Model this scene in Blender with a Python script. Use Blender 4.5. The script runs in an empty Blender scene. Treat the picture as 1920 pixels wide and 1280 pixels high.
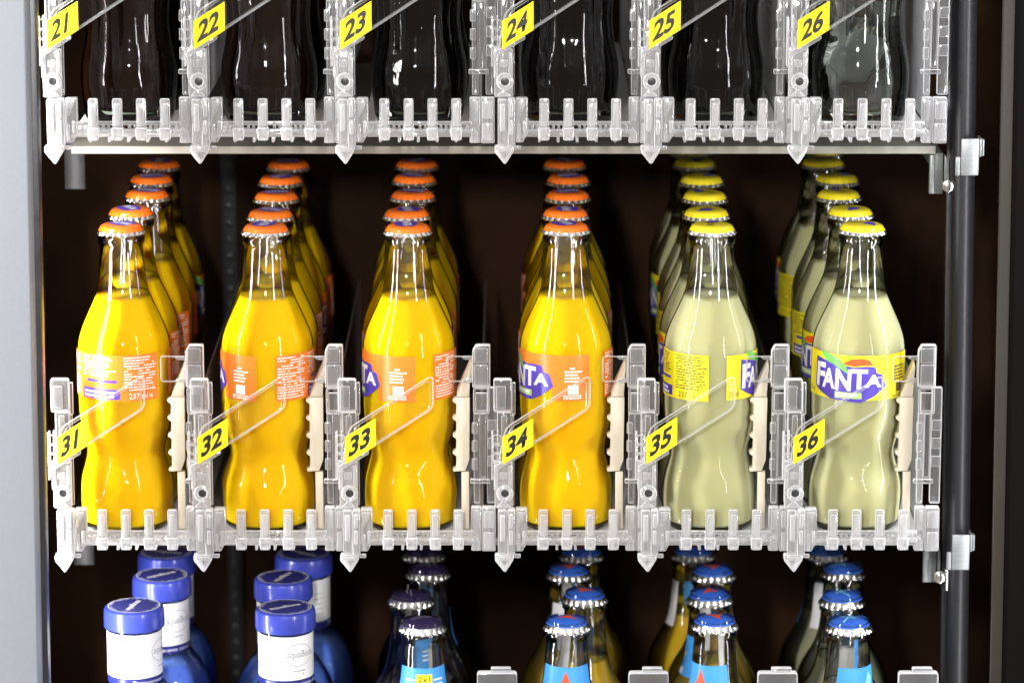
import bpy, bmesh, math, random
from mathutils import Vector, Matrix
random.seed(7)
scene = bpy.context.scene
COL = scene.collection
PI = math.pi
MM = 0.001

# ------------------------------------------------------------------ camera
F_PX, THETA = 6960.0, math.radians(12.6)
CAM = Vector((0.0, -2.3583, 0.6512))
cam_data = bpy.data.cameras.new('camera')
cam_data.sensor_width = 36.0
cam_data.lens = 36.0 * F_PX / 1920.0
cam_data.clip_start = 0.05
cam_data.clip_end = 60.0
cam_data.dof.use_dof = True
cam_data.dof.focus_distance = 2.39
cam_data.dof.aperture_fstop = 7.0
cam = bpy.data.objects.new('camera', cam_data)
cam.location = CAM
cam.rotation_euler = (PI / 2 - THETA, 0, 0)
COL.objects.link(cam)
scene.camera = cam

# ------------------------------------------------------------------ world, lamps, exposure
world = bpy.data.worlds.new('World')
scene.world = world
world.use_nodes = True
# light of the hall: paler ceiling above, browner walls and floor below, uneven
wnt = world.node_tree
bg = wnt.nodes['Background']
_tc = wnt.nodes.new('ShaderNodeTexCoord')
_sep = wnt.nodes.new('ShaderNodeSeparateXYZ')
wnt.links.new(_tc.outputs['Generated'], _sep.inputs['Vector'])
_nz = wnt.nodes.new('ShaderNodeTexNoise')
_nz.inputs['Scale'].default_value = 4.0
_nz.inputs['Detail'].default_value = 2.0
wnt.links.new(_tc.outputs['Generated'], _nz.inputs['Vector'])
_ma = wnt.nodes.new('ShaderNodeMath')
_ma.operation = 'MULTIPLY_ADD'
_ma.inputs[1].default_value = 0.9
_ma.inputs[2].default_value = -0.45
wnt.links.new(_nz.outputs['Fac'], _ma.inputs[0])
_ad = wnt.nodes.new('ShaderNodeMath')
wnt.links.new(_sep.outputs['Z'], _ad.inputs[0])
wnt.links.new(_ma.outputs['Value'], _ad.inputs[1])
_mr = wnt.nodes.new('ShaderNodeMapRange')
_mr.inputs['From Min'].default_value = -0.8
_mr.inputs['From Max'].default_value = 0.9
wnt.links.new(_ad.outputs['Value'], _mr.inputs['Value'])
_cr = wnt.nodes.new('ShaderNodeValToRGB')
for _e, (_p, _c) in zip([_cr.color_ramp.elements[0], _cr.color_ramp.elements[1], _cr.color_ramp.elements.new(0.5)], [(0.1, (0.42, 0.36, 0.30, 1)), (0.85, (2.1, 2.05, 1.98, 1)), (0.5, (0.36, 0.32, 0.28, 1))]):
    _e.position = _p
    _e.color = _c
wnt.links.new(_mr.outputs['Result'], _cr.inputs['Fac'])
wnt.links.new(_cr.outputs['Color'], bg.inputs['Color'])
bg.inputs['Strength'].default_value = 0.78

def area(name, loc, target, sx, sy, power, color):
    d = bpy.data.lights.new(name, 'AREA')
    d.shape = 'RECTANGLE'
    d.size, d.size_y = sx, sy
    d.energy = power
    d.color = color
    o = bpy.data.objects.new(name, d)
    o.location = loc
    o.rotation_euler = (Vector(target) - Vector(loc)).to_track_quat('-Z', 'Y').to_euler()
    COL.objects.link(o)
    return o

# upright lamp tubes behind the door frame, one each side; added strips and front fill
area('door_tube_lamp', (-0.322, -0.062, 0.06), (-0.02, 0.10, 0.06), 0.020, 1.0, 2.3, (1.0, 0.97, 0.93))
area('door_tube_lamp', (0.352, -0.065, 0.06), (0.0, 0.10, 0.06), 0.012, 1.0, 1.1, (0.95, 0.97, 1.0))
area('added_streak_lamp', (-1.35, -0.95, 0.30), (-0.1, 0.0, 0.05), 0.12, 2.2, 31.0, (1.0, 0.98, 0.95))  # unseen upright lamp added for long streaks on the bottles
area('added_front_fill', (-0.16, -2.1, 0.74), (0.0, 0.0, 0.03), 0.05, 0.12, 27.0, (1.0, 0.97, 0.93))  # unseen small lamp added to brighten the bottle fronts
area('added_streak_lamp', (1.05, -1.55, 0.45), (0.1, 0.0, 0.05), 0.07, 1.2, 14.0, (1.0, 0.98, 0.95))  # weaker unseen strip added on the other side

scene.view_settings.view_transform = 'Standard'
scene.view_settings.look = 'None'
scene.view_settings.exposure = 0.22
scene.view_settings.gamma = 1.0
scene.view_settings.use_curve_mapping = False
scene.render.engine = 'CYCLES'
cy = scene.cycles
cy.use_denoising = True
cy.max_bounces = 18
cy.diffuse_bounces = 3
cy.glossy_bounces = 4
cy.transmission_bounces = 14
cy.transparent_max_bounces = 40
cy.caustics_reflective = False
cy.caustics_refractive = True
cy.blur_glossy = 0.3
cy.sample_clamp_indirect = 4.0

# ------------------------------------------------------------------ helpers
FWD = Vector((0, math.cos(THETA), -math.sin(THETA)))
UPV = Vector((0, math.sin(THETA), math.cos(THETA)))

def at(px, py, Y):
    """world point (m) on the upright plane y = Y seen at a pixel of the 1920 x 1280 photograph"""
    d = FWD + Vector((1, 0, 0)) * ((px - 960) / F_PX) + UPV * ((640 - py) / F_PX)
    return CAM + d * ((Y - CAM.y) / d.y)

def x_at(px, Y, Z):
    d = (Vector((0, Y, Z)) - CAM).dot(FWD)
    return (px - 960) / F_PX * d

def on_floor(px, py, Z):
    """world point on the level plane z = Z"""
    d = FWD + Vector((1, 0, 0)) * ((px - 960) / F_PX) + UPV * ((640 - py) / F_PX)
    return CAM + d * ((Z - CAM.z) / d.z)

def link(name, me, parent=None, loc=None):
    o = bpy.data.objects.new(name, me)
    COL.objects.link(o)
    if parent is not None:
        o.parent = parent
    if loc is not None:
        o.location = loc
    return o

def obj(name, bm, mats, parent=None, smooth=True, angle=35):
    me = bpy.data.meshes.new(name)
    bmesh.ops.remove_doubles(bm, verts=bm.verts, dist=1e-7)
    bmesh.ops.recalc_face_normals(bm, faces=bm.faces)
    bm.to_mesh(me)
    bm.free()
    for m in (mats if isinstance(mats, (list, tuple)) else [mats]):
        me.materials.append(m)
    if smooth:
        me.polygons.foreach_set('use_smooth', [True] * len(me.polygons))
        me.set_sharp_from_angle(angle=math.radians(angle))
    return link(name, me, parent)

def thing(name, label, cat, loc=(0, 0, 0), rotz=0.0, group=None):
    o = bpy.data.objects.new(name, None)
    o.empty_display_size = 0.02
    COL.objects.link(o)
    o.location = loc
    o.rotation_euler = (0, 0, rotz)
    return tag(o, label, cat, group)

def tag(o, label, cat, group=None):
    o['label'] = label
    o['category'] = cat
    if group:
        o['group'] = group
    return o

def dup(root, loc, rotz, label, group=None, lean=0.0):
    r = root.copy()
    COL.objects.link(r)
    r.location = loc
    r.rotation_euler = (random.uniform(-lean, lean), random.uniform(-lean, lean), rotz)
    r['label'] = label
    if group:
        r['group'] = group
    for ch in list(root.children):
        c = ch.copy()
        COL.objects.link(c)
        c.parent = r
        for g in list(ch.children):
            d = g.copy()
            COL.objects.link(d)
            d.parent = c
    return r

def bx(bm, x0, x1, y0, y1, z0, z1, bev=0.4, mat=0, seg=2):
    """bevelled box, millimetres"""
    b = bmesh.new()
    bmesh.ops.create_cube(b, size=1.0)
    for v in b.verts:
        v.co = Vector(((x0 + x1) / 2 + v.co.x * (x1 - x0), (y0 + y1) / 2 + v.co.y * (y1 - y0), (z0 + z1) / 2 + v.co.z * (z1 - z0))) * MM
    if bev > 0:
        bev = min(bev, 0.45 * min(x1 - x0, y1 - y0, z1 - z0))
        bmesh.ops.bevel(b, geom=b.edges[:], offset=bev * MM, segments=seg, profile=0.5, affect='EDGES')
    merge(bm, b, mat)

def merge(bm, b, mat=0):
    for f in b.faces:
        f.material_index = mat
    me = bpy.data.meshes.new('scratch')
    b.to_mesh(me)
    b.free()
    bm.from_mesh(me)
    bpy.data.meshes.remove(me)

def prism(bm, pts, y0, y1, bev=0.4, mat=0, skew=0.0):
    """polygon in x,z (mm) pulled from y0 to y1; skew moves the rear outline down"""
    b = bmesh.new()
    vs = [b.verts.new((x * MM, y0 * MM, z * MM)) for x, z in pts]
    f = b.faces.new(vs)
    r = bmesh.ops.extrude_face_region(b, geom=[f])
    for v in [g for g in r['geom'] if isinstance(g, bmesh.types.BMVert)]:
        v.co.y = y1 * MM
        v.co.z += skew * MM
    bmesh.ops.recalc_face_normals(b, faces=b.faces)
    if bev:
        bmesh.ops.bevel(b, geom=b.edges[:], offset=bev * MM, segments=2, profile=0.5, affect='EDGES')
    merge(bm, b, mat)

def cyl(bm, c, axis, r, h, n=24, mat=0, bev=0.3, r2=None):
    b = bmesh.new()
    bmesh.ops.create_cone(b, cap_ends=True, segments=n, radius1=r * MM, radius2=(r2 if r2 is not None else r) * MM, depth=h * MM)
    if bev:
        ed = [e for e in b.edges if len(e.link_faces) == 2 and e.calc_face_angle() > 0.8]
        bmesh.ops.bevel(b, geom=ed, offset=bev * MM, segments=2, profile=0.5, affect='EDGES')
    rot = {'z': Matrix.Identity(3), 'y': Matrix.Rotation(PI / 2, 3, 'X'), 'x': Matrix.Rotation(PI / 2, 3, 'Y')}[axis]
    for v in b.verts:
        v.co = rot @ v.co + Vector(c) * MM
    merge(bm, b, mat)

def tube(bm, pts, r, n=8, closed=False, mat=0):
    """round wire along points (mm)"""
    P = [Vector(p) * MM for p in pts]
    N = len(P)
    rings = []
    for i in range(N):
        a = P[(i - 1) % N] if (closed or i > 0) else P[i]
        c = P[(i + 1) % N] if (closed or i < N - 1) else P[i]
        t = (c - a).normalized()
        u = Vector((0, 1, 0)) - t * t.y
        if u.length < 1e-4:
            u = Vector((1, 0, 0)) - t * t.x
        u.normalize()
        w = t.cross(u)
        rings.append([bm.verts.new(P[i] + (u * math.cos(2 * PI * k / n) + w * math.sin(2 * PI * k / n)) * r * MM) for k in range(n)])
    for i in range(N if closed else N - 1):
        A, B = rings[i], rings[(i + 1) % N]
        for k in range(n):
            f = bm.faces.new((A[k], A[(k + 1) % n], B[(k + 1) % n], B[k]))
            f.material_index = mat
    if not closed:
        for ring in (rings[0], rings[-1]):
            f = bm.faces.new(ring)
            f.material_index = mat

def rounded(pts, r, n=5):
    """polygon with rounded corners (x, z)"""
    out = []
    N = len(pts)
    for i in range(N):
        p, a, c = Vector(pts[i]), Vector(pts[i - 1]), Vector(pts[(i + 1) % N])
        da, dc = (a - p).normalized(), (c - p).normalized()
        s, e = p + da * r, p + dc * r
        for k in range(n + 1):
            t = k / n
            out.append(tuple((1 - t) ** 2 * s + 2 * t * (1 - t) * p + t * t * e))
    return out

def interp(prof, z):
    for (z0, r0), (z1, r1) in zip(prof, prof[1:]):
        if z0 <= z <= z1:
            return r0 + (r1 - r0) * (z - z0) / (z1 - z0) if z1 > z0 else r1
    return prof[-1][1] if z > prof[-1][0] else prof[0][1]

def smooth_profile(keys, step=2.0):
    """Catmull-Rom through (z, r)"""
    out = []
    K = [keys[0]] + list(keys) + [keys[-1]]
    for i in range(1, len(K) - 2):
        p0, p1, p2, p3 = K[i - 1], K[i], K[i + 1], K[i + 2]
        m = max(1, int(abs(p2[0] - p1[0]) / step))
        for k in range(m):
            t = k / m
            h = p2[0] - p1[0]
            d1 = (p2[1] - p0[1]) / max(p2[0] - p0[0], 1e-3) * h
            d2 = (p3[1] - p1[1]) / max(p3[0] - p1[0], 1e-3) * h
            r = (2 * t ** 3 - 3 * t * t + 1) * p1[1] + (t ** 3 - 2 * t * t + t) * d1 + (-2 * t ** 3 + 3 * t * t) * p2[1] + (t ** 3 - t * t) * d2
            out.append((p1[0] + h * t, r))
    out.append(keys[-1])
    return out

def lathe(bm, prof, n=64, mod=None, close_bottom=True, close_top=True, matf=None):
    """prof: list of (z, r) mm; mod(theta, z, r) -> r"""
    rings = []
    for z, r in prof:
        ring = []
        for k in range(n):
            th = 2 * PI * k / n
            rr = mod(th, z, r) if mod else r
            ring.append(bm.verts.new((rr * math.sin(th) * MM, -rr * math.cos(th) * MM, z * MM)))
        rings.append(ring)
    for i in range(len(rings) - 1):
        for k in range(n):
            f = bm.faces.new((rings[i][k], rings[i][(k + 1) % n], rings[i + 1][(k + 1) % n], rings[i + 1][k]))
            if matf:
                f.material_index = matf((prof[i][0] + prof[i + 1][0]) / 2, i)
    if close_bottom:
        bm.faces.new(rings[0])
    if close_top:
        f = bm.faces.new(rings[-1])
        if matf:
            f.material_index = matf(prof[-1][0], len(prof))

def text_flat(body, size=1.0, offset=0.0, res=3):
    """bmesh of flat lettering in x,y, normalised to its own bounding box; returns (bm, w, h)"""
    cu = bpy.data.curves.new('lettering', 'FONT')
    cu.body = body
    cu.size = size
    cu.offset = offset
    cu.resolution_u = res
    cu.fill_mode = 'FRONT'
    o = bpy.data.objects.new('lettering', cu)
    COL.objects.link(o)
    dg = bpy.context.evaluated_depsgraph_get()
    me = bpy.data.meshes.new_from_object(o.evaluated_get(dg))
    b = bmesh.new()
    b.from_mesh(me)
    bpy.data.objects.remove(o)
    bpy.data.curves.remove(cu)
    bpy.data.meshes.remove(me)
    bmesh.ops.remove_doubles(b, verts=b.verts, dist=1e-5)
    xs = [v.co.x for v in b.verts]
    ys = [v.co.y for v in b.verts]
    x0, y0 = min(xs), min(ys)
    w, h = max(xs) - x0, max(ys) - y0
    for v in b.verts:
        v.co.x -= x0
        v.co.y -= y0
        v.co.z = 0
    return b, w, h

def slice_grid(b, du, dv=None):
    us = [v.co.x for v in b.verts]
    u = math.ceil(min(us) / du) * du
    while u < max(us):
        bmesh.ops.bisect_plane(b, geom=b.verts[:] + b.edges[:] + b.faces[:], plane_co=(u, 0, 0), plane_no=(1, 0, 0), dist=1e-6)
        u += du
    if dv:
        vs = [v.co.y for v in b.verts]
        u = math.ceil(min(vs) / dv) * dv
        while u < max(vs):
            bmesh.ops.bisect_plane(b, geom=b.verts[:] + b.edges[:] + b.faces[:], plane_co=(0, u, 0), plane_no=(0, 1, 0), dist=1e-6)
            u += dv

class Wrap:
    """flat artwork (u, v in mm) rolled onto a bottle; each layer 0.03 mm above the last"""
    def __init__(self, prof, R):
        self.bm, self.prof, self.R = bmesh.new(), prof, R
    def add(self, b, layer, mat, grid=True):
        if grid:
            slice_grid(b, 2.5, 5.0)
        for v in b.verts:
            u, z = v.co.x, v.co.y
            r = interp(self.prof, z) + 0.07 + layer * 0.04
            v.co = Vector((r * math.sin(u / self.R), -r * math.cos(u / self.R), z)) * MM
        merge(self.bm, b, mat)
    def poly(self, pts, layer, mat):
        b = bmesh.new()
        b.faces.new([b.verts.new((u, v, 0)) for u, v in pts])
        bmesh.ops.triangulate(b, faces=b.faces[:])
        self.add(b, layer, mat)
    def rect(self, u0, u1, v0, v1, layer, mat, r=0.0):
        p = [(u0, v0), (u1, v0), (u1, v1), (u0, v1)]
        self.poly(rounded(p, r, 3) if r else p, layer, mat)
    def text(self, body, u0, u1, v0, v1, layer, mat, offset=0.02, shear=0.0, slope=0.0):
        b, w, h = text_flat(body, 1.0, offset)
        for v in b.verts:
            s, t = v.co.x / w, v.co.y / h
            v.co = Vector((u0 + (u1 - u0) * s + shear * t, v0 + (v1 - v0) * t + slope * s, 0))
        self.add(b, layer, mat, grid=(u1 - u0) > 6)
    def lines(self, u0, u1, v0, v1, step, layer, mat, h=0.75, fill=0.85):
        """rows of tiny words too small to read"""
        b = bmesh.new()
        z = v1 - step
        while z > v0:
            u = u0
            end = u1 - random.uniform(0, 0.25) * (u1 - u0)
            while u < end:
                w = random.uniform(0.8, 3.2)
                if u + w > u1:
                    break
                if random.random() < fill:
                    b.faces.new([b.verts.new(p) for p in ((u, z, 0), (u + w, z, 0), (u + w, z + h, 0), (u, z + h, 0))])
                u += w + 0.45
            z -= step
        if b.faces:
            self.add(b, layer, mat, grid=False)
        else:
            b.free()

# ------------------------------------------------------------------ materials
def new_mat(name):
    m = bpy.data.materials.new(name)
    m.use_nodes = True
    nt = m.node_tree
    nt.nodes.clear()
    out = nt.nodes.new('ShaderNodeOutputMaterial')
    return m, nt, out

def noise(nt, scale, detail=3.0, rough=0.5, coord='Object', stretch=None):
    tc = nt.nodes.new('ShaderNodeTexCoord')
    n = nt.nodes.new('ShaderNodeTexNoise')
    n.inputs['Scale'].default_value = scale
    n.inputs['Detail'].default_value = detail
    n.inputs['Roughness'].default_value = rough
    if stretch:
        mp = nt.nodes.new('ShaderNodeMapping')
        mp.inputs['Scale'].default_value = stretch
        nt.links.new(tc.outputs[coord], mp.inputs['Vector'])
        nt.links.new(mp.outputs['Vector'], n.inputs['Vector'])
    else:
        nt.links.new(tc.outputs[coord], n.inputs['Vector'])
    return n

def ramp(nt, src, stops):
    r = nt.nodes.new('ShaderNodeValToRGB')
    el = r.color_ramp.elements
    while len(el) < len(stops):
        el.new(0.5)
    for e, (p, c) in zip(el, stops):
        e.position = p
        e.color = (*c, 1) if len(c) == 3 else c
    nt.links.new(src, r.inputs['Fac'])
    return r

def bump(nt, src, dist, strength=1.0):
    b = nt.nodes.new('ShaderNodeBump')
    b.inputs['Distance'].default_value = dist
    b.inputs['Strength'].default_value = strength
    nt.links.new(src, b.inputs['Height'])
    return b

def paint(name, col, rough=0.4, metal=0.0, coat=0.0, vary=0.08, scale=120, bumpd=0.0, spec=0.5, stretch=None, sss=0.0):
    m, nt, out = new_mat(name)
    p = nt.nodes.new('ShaderNodeBsdfPrincipled')
    n = noise(nt, scale, 4, 0.6, stretch=stretch)
    lo = tuple(c * (1 - vary) for c in col)
    hi = tuple(min(1, c * (1 + vary)) for c in col)
    r = ramp(nt, n.outputs['Fac'], [(0.3, lo), (0.7, hi)])
    nt.links.new(r.outputs['Color'], p.inputs['Base Color'])
    rr = nt.nodes.new('ShaderNodeMapRange')
    rr.inputs['To Min'].default_value = max(0.02, rough * 0.8)
    rr.inputs['To Max'].default_value = min(1, rough * 1.2)
    nt.links.new(n.outputs['Fac'], rr.inputs['Value'])
    nt.links.new(rr.outputs['Result'], p.inputs['Roughness'])
    p.inputs['Metallic'].default_value = metal
    p.inputs['Coat Weight'].default_value = coat
    p.inputs['Coat Roughness'].default_value = 0.06
    p.inputs['Specular IOR Level'].default_value = spec
    if sss:
        p.inputs['Subsurface Weight'].default_value = sss
        p.inputs['Subsurface Radius'].default_value = (0.004, 0.003, 0.002)
    if bumpd:
        b = bump(nt, n.outputs['Fac'], bumpd)
        nt.links.new(b.outputs['Normal'], p.inputs['Normal'])
    nt.links.new(p.outputs['BSDF'], out.inputs['Surface'])
    return m

def ink(name, col, cover=0.78, vary=0.05):
    """fired ink on glass: thin, so some of what is behind comes through"""
    m = paint(name, col, 0.3, vary=vary, scale=400)
    nt = m.node_tree
    pb = [n for n in nt.nodes if n.type == 'BSDF_PRINCIPLED'][0]
    pb.inputs['Alpha'].default_value = cover
    return m

def glass_shell(name, tint, edge, bumpd=0.00022, rough=0.03, ior=1.55):
    """thin bottle glass: clear seen square on, denser where one looks along the wall, glossy"""
    m, nt, out = new_mat(name)
    lw = nt.nodes.new('ShaderNodeLayerWeight')
    lw.inputs['Blend'].default_value = 0.5
    r = ramp(nt, lw.outputs['Facing'], [(0.35, tint), (0.9, edge)])
    tr = nt.nodes.new('ShaderNodeBsdfTransparent')
    nt.links.new(r.outputs['Color'], tr.inputs['Color'])
    gl = nt.nodes.new('ShaderNodeBsdfGlossy')
    gl.inputs['Roughness'].default_value = rough
    n = noise(nt, 95, 2.5, 0.55, stretch=(1, 1, 0.45))
    b = bump(nt, n.outputs['Fac'], bumpd)
    nt.links.new(b.outputs['Normal'], gl.inputs['Normal'])
    fr = nt.nodes.new('ShaderNodeFresnel')
    fr.inputs['IOR'].default_value = ior
    nt.links.new(b.outputs['Normal'], fr.inputs['Normal'])
    mx = nt.nodes.new('ShaderNodeMixShader')
    nt.links.new(fr.outputs['Fac'], mx.inputs['Fac'])
    nt.links.new(tr.outputs['BSDF'], mx.inputs[1])
    nt.links.new(gl.outputs['BSDF'], mx.inputs[2])
    nt.links.new(mx.outputs['Shader'], out.inputs['Surface'])
    return m

def drink(name, col, reach=0.010, vary=0.04):
    """cloudy drink: light wanders about in it before it leaves"""
    m, nt, out = new_mat(name)
    n = noise(nt, 45, 2, 0.5, stretch=(1, 1, 0.5))
    r = ramp(nt, n.outputs['Fac'], [(0.3, tuple(c * (1 - vary) for c in col)), (0.7, tuple(min(1, c * (1 + vary)) for c in col))])
    p = nt.nodes.new('ShaderNodeBsdfPrincipled')
    nt.links.new(r.outputs['Color'], p.inputs['Base Color'])
    p.inputs['Roughness'].default_value = 0.9
    p.inputs['Specular IOR Level'].default_value = 0.0
    p.inputs['Subsurface Weight'].default_value = 1.0
    p.inputs['Subsurface Scale'].default_value = reach
    p.inputs['Subsurface Radius'].default_value = (1.0, 0.8, 0.35)
    nt.links.new(p.outputs['BSDF'], out.inputs['Surface'])
    return m

def clear_plastic(name, milk, edge, see=0.35, rough=0.05, bumpd=0.00006, scale=160, patchy=0.0):
    """moulded clear plastic: refracts, lets some light straight through, and is coloured whiter at grazing view for an edge-lit look"""
    m, nt, out = new_mat(name)
    p = nt.nodes.new('ShaderNodeBsdfPrincipled')
    p.inputs['Base Color'].default_value = (0.97, 0.975, 0.985, 1)
    p.inputs['Transmission Weight'].default_value = 1.0
    p.inputs['Roughness'].default_value = rough
    p.inputs['IOR'].default_value = 1.47
    n = noise(nt, scale, 2, 0.5, stretch=(1, 1, 0.4))
    b = bump(nt, n.outputs['Fac'], bumpd)
    nt.links.new(b.outputs['Normal'], p.inputs['Normal'])
    t = nt.nodes.new('ShaderNodeBsdfTransparent')
    t.inputs['Color'].default_value = (0.95, 0.95, 0.96, 1)
    m1 = nt.nodes.new('ShaderNodeMixShader')
    m1.inputs['Fac'].default_value = see
    nt.links.new(p.outputs['BSDF'], m1.inputs[1])
    nt.links.new(t.outputs['BSDF'], m1.inputs[2])
    d = nt.nodes.new('ShaderNodeBsdfDiffuse')
    d.inputs['Color'].default_value = (0.97, 0.97, 0.99, 1)
    tl = nt.nodes.new('ShaderNodeBsdfTranslucent')
    tl.inputs['Color'].default_value = (0.93, 0.94, 0.97, 1)
    m2 = nt.nodes.new('ShaderNodeMixShader')
    m2.inputs['Fac'].default_value = 0.4
    nt.links.new(d.outputs['BSDF'], m2.inputs[1])
    nt.links.new(tl.outputs['BSDF'], m2.inputs[2])
    lw = nt.nodes.new('ShaderNodeLayerWeight')
    lw.inputs['Blend'].default_value = 0.5
    r = ramp(nt, lw.outputs['Facing'], [(0.20, (milk,) * 3), (0.5, (edge,) * 3)])  # white mixed in towards edges, standing in for light caught there
    mx = nt.nodes.new('ShaderNodeMixShader')
    fac = r.outputs['Color']
    if patchy:
        n3 = noise(nt, 420, 1, 0.5, stretch=(1, 1, 0.12))
        r3 = ramp(nt, n3.outputs['Fac'], [(0.38, (1 - patchy,) * 3), (0.62, (1.0,) * 3)])
        mu = nt.nodes.new('ShaderNodeMath')
        mu.operation = 'MULTIPLY'
        nt.links.new(r.outputs['Color'], mu.inputs[0])
        nt.links.new(r3.outputs['Color'], mu.inputs[1])
        fac = mu.outputs['Value']
    nt.links.new(fac, mx.inputs['Fac'])
    nt.links.new(m1.outputs['Shader'], mx.inputs[1])
    nt.links.new(m2.outputs['Shader'], mx.inputs[2])
    gl = nt.nodes.new('ShaderNodeBsdfGlossy')
    gl.inputs['Roughness'].default_value = 0.06
    nt.links.new(b.outputs['Normal'], gl.inputs['Normal'])
    top = nt.nodes.new('ShaderNodeMixShader')
    top.inputs['Fac'].default_value = 0.07
    nt.links.new(mx.outputs['Shader'], top.inputs[1])
    nt.links.new(gl.outputs['BSDF'], top.inputs[2])
    nt.links.new(top.outputs['Shader'], out.inputs['Surface'])
    return m

M = {}
M['glass'] = glass_shell('bottle glass', (0.98, 0.985, 0.97), (0.62, 0.66, 0.58), ior=1.8)
M['glass_body'] = glass_shell('bottle glass against the drink', (0.99, 0.99, 0.98), (0.99, 0.99, 0.98), ior=1.27)
M['glass_base'] = glass_shell('thick green glass base', (0.55, 0.68, 0.5), (0.2, 0.3, 0.16))
M['glass_dark'] = glass_shell('ribbed bottle glass', (0.96, 0.98, 0.96), (0.45, 0.5, 0.45), 0.0006, ior=1.5)
M['glass_blue'] = glass_shell('blue bottle wall', (0.84, 0.90, 1.0), (0.5, 0.6, 0.92), 0.0003)
M['orange'] = drink('orange drink', (0.99, 0.54, 0.004))
M['lemon'] = drink('cloudy lemon drink', (0.55, 0.545, 0.30))
M['cola'] = paint('black cola', (0.0015, 0.001, 0.001), 0.6, vary=0.2, spec=0.0)
M['cola_brown'] = paint('dark brown cola', (0.009, 0.003, 0.0015), 0.6, vary=0.3, spec=0.0)
M['blue_water'] = drink('blue tinted water', (0.17, 0.30, 0.90), 0.012, 0.15)
M['amber'] = drink('golden drink', (0.78, 0.50, 0.02), 0.008, 0.1)
M['pale'] = drink('pale cloudy drink', (0.45, 0.45, 0.30), 0.008, 0.1)
M['deep'] = drink('dark violet drink', (0.03, 0.02, 0.035), 0.008, 0.1)
m, nt, out = new_mat('clear soda')
_p = nt.nodes.new('ShaderNodeBsdfPrincipled')
_p.inputs['Base Color'].default_value = (0.93, 0.95, 0.93, 1)
_p.inputs['Transmission Weight'].default_value = 1.0
_p.inputs['Roughness'].default_value = 0.0
_p.inputs['IOR'].default_value = 1.33
nt.links.new(_p.outputs['BSDF'], out.inputs['Surface'])
M['soda'] = m
M['cap_orange'] = paint('orange cap enamel', (0.90, 0.17, 0.012), 0.25, coat=0.6, vary=0.05)
M['cap_yellow'] = paint('yellow cap enamel', (0.80, 0.66, 0.02), 0.25, coat=0.6, vary=0.05)
M['cap_blue'] = paint('blue cap enamel', (0.03, 0.13, 0.62), 0.28, coat=0.5, vary=0.05)
M['cap_purple'] = paint('dark violet cap enamel', (0.022, 0.013, 0.07), 0.28, coat=0.5, vary=0.1)
M['steel'] = paint('tinned steel', (0.82, 0.82, 0.80), 0.18, metal=1.0, vary=0.08, scale=300)
M['blue_plastic'] = paint('royal blue screw cap plastic', (0.04, 0.06, 0.43), 0.3, coat=0.4, vary=0.05)
M['navy'] = paint('navy band', (0.022, 0.028, 0.22), 0.3, vary=0.05)
M['paper'] = paint('white paper', (0.82, 0.82, 0.84), 0.55, vary=0.02)
M['greyprint'] = paint('grey print', (0.25, 0.27, 0.33), 0.5, vary=0.05)
M['white'] = paint('white print', (0.85, 0.85, 0.85), 0.4, vary=0.03)
M['violet'] = paint('violet print', (0.075, 0.045, 0.40), 0.35, vary=0.06)
M['orange_print'] = ink('orange print', (0.95, 0.24, 0.03), 0.8)
M['red_print'] = paint('red orange print', (0.85, 0.10, 0.02), 0.35, vary=0.04)
M['yellow_print'] = paint('yellow print', (0.88, 0.74, 0.02), 0.35, vary=0.04)
M['green_print'] = paint('green print', (0.16, 0.52, 0.10), 0.35, vary=0.08)
M['lime_print'] = paint('light green print', (0.42, 0.62, 0.22), 0.35, vary=0.08)
M['brown_print'] = paint('dark print', (0.10, 0.06, 0.02), 0.5, vary=0.1)
M['sky_print'] = paint('sky blue print', (0.06, 0.33, 0.82), 0.35, vary=0.05)
M['cyan_print'] = paint('cyan print', (0.25, 0.68, 0.85), 0.35, vary=0.05)
M['tag_yellow'] = paint('yellow tag card', (0.93, 0.73, 0.02), 0.7, vary=0.03, spec=0.15)
M['black'] = paint('black print', (0.012, 0.012, 0.012), 0.4, vary=0.1)
M['bright'] = clear_plastic('clear bracket plastic', 0.30, 1.0, 0.16, 0.03, 0.0006, 150, 0.20)
M['clear'] = clear_plastic('clear post plastic', 0.07, 0.95, 0.55, 0.03, 0.0002, 150)
M['holder'] = clear_plastic('clear strip plastic', 0.15, 0.7, 0.4, 0.04, 0.00003)
M['pane'] = glass_shell('thin clear sheet', (0.98, 0.98, 0.98), (0.85, 0.85, 0.85), 0.00005, 0.02)
M['divider'] = clear_plastic('smoky divider sheet', 0.06, 0.30, 0.85, 0.03, 0.0001)
M['cream'] = paint('cream plastic', (0.58, 0.52, 0.41), 0.45, vary=0.03, sss=0.15)
M['shelf_paint'] = paint('cream shelf paint', (0.27, 0.255, 0.22), 0.4, vary=0.05)
M['zinc'] = paint('zinc plated steel', (0.27, 0.285, 0.29), 0.45, metal=0.6, vary=0.12, scale=220, stretch=(0.3, 1, 4))
M['frame'] = paint('grey powder coat', (0.235, 0.255, 0.295), 0.55, vary=0.035, scale=420, bumpd=0.00004)
M['frame_edge'] = paint('dark grey metal edge', (0.06, 0.06, 0.065), 0.35, metal=0.6, vary=0.15, scale=60)
M['cabinet'] = paint('dark brown lining with painted reflections', (0.026, 0.012, 0.006), 0.7, vary=0.9, spec=0.06, scale=4.5)  # strong brown patches stand in for reflections and haze of the door glass
M['cabinet_side'] = paint('dark cabinet side', (0.012, 0.007, 0.005), 0.6, spec=0.1, vary=0.35, scale=9)
M['rod'] = paint('dark anodised rail', (0.022, 0.022, 0.026), 0.38, metal=0.4, vary=0.18, scale=400)
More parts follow.
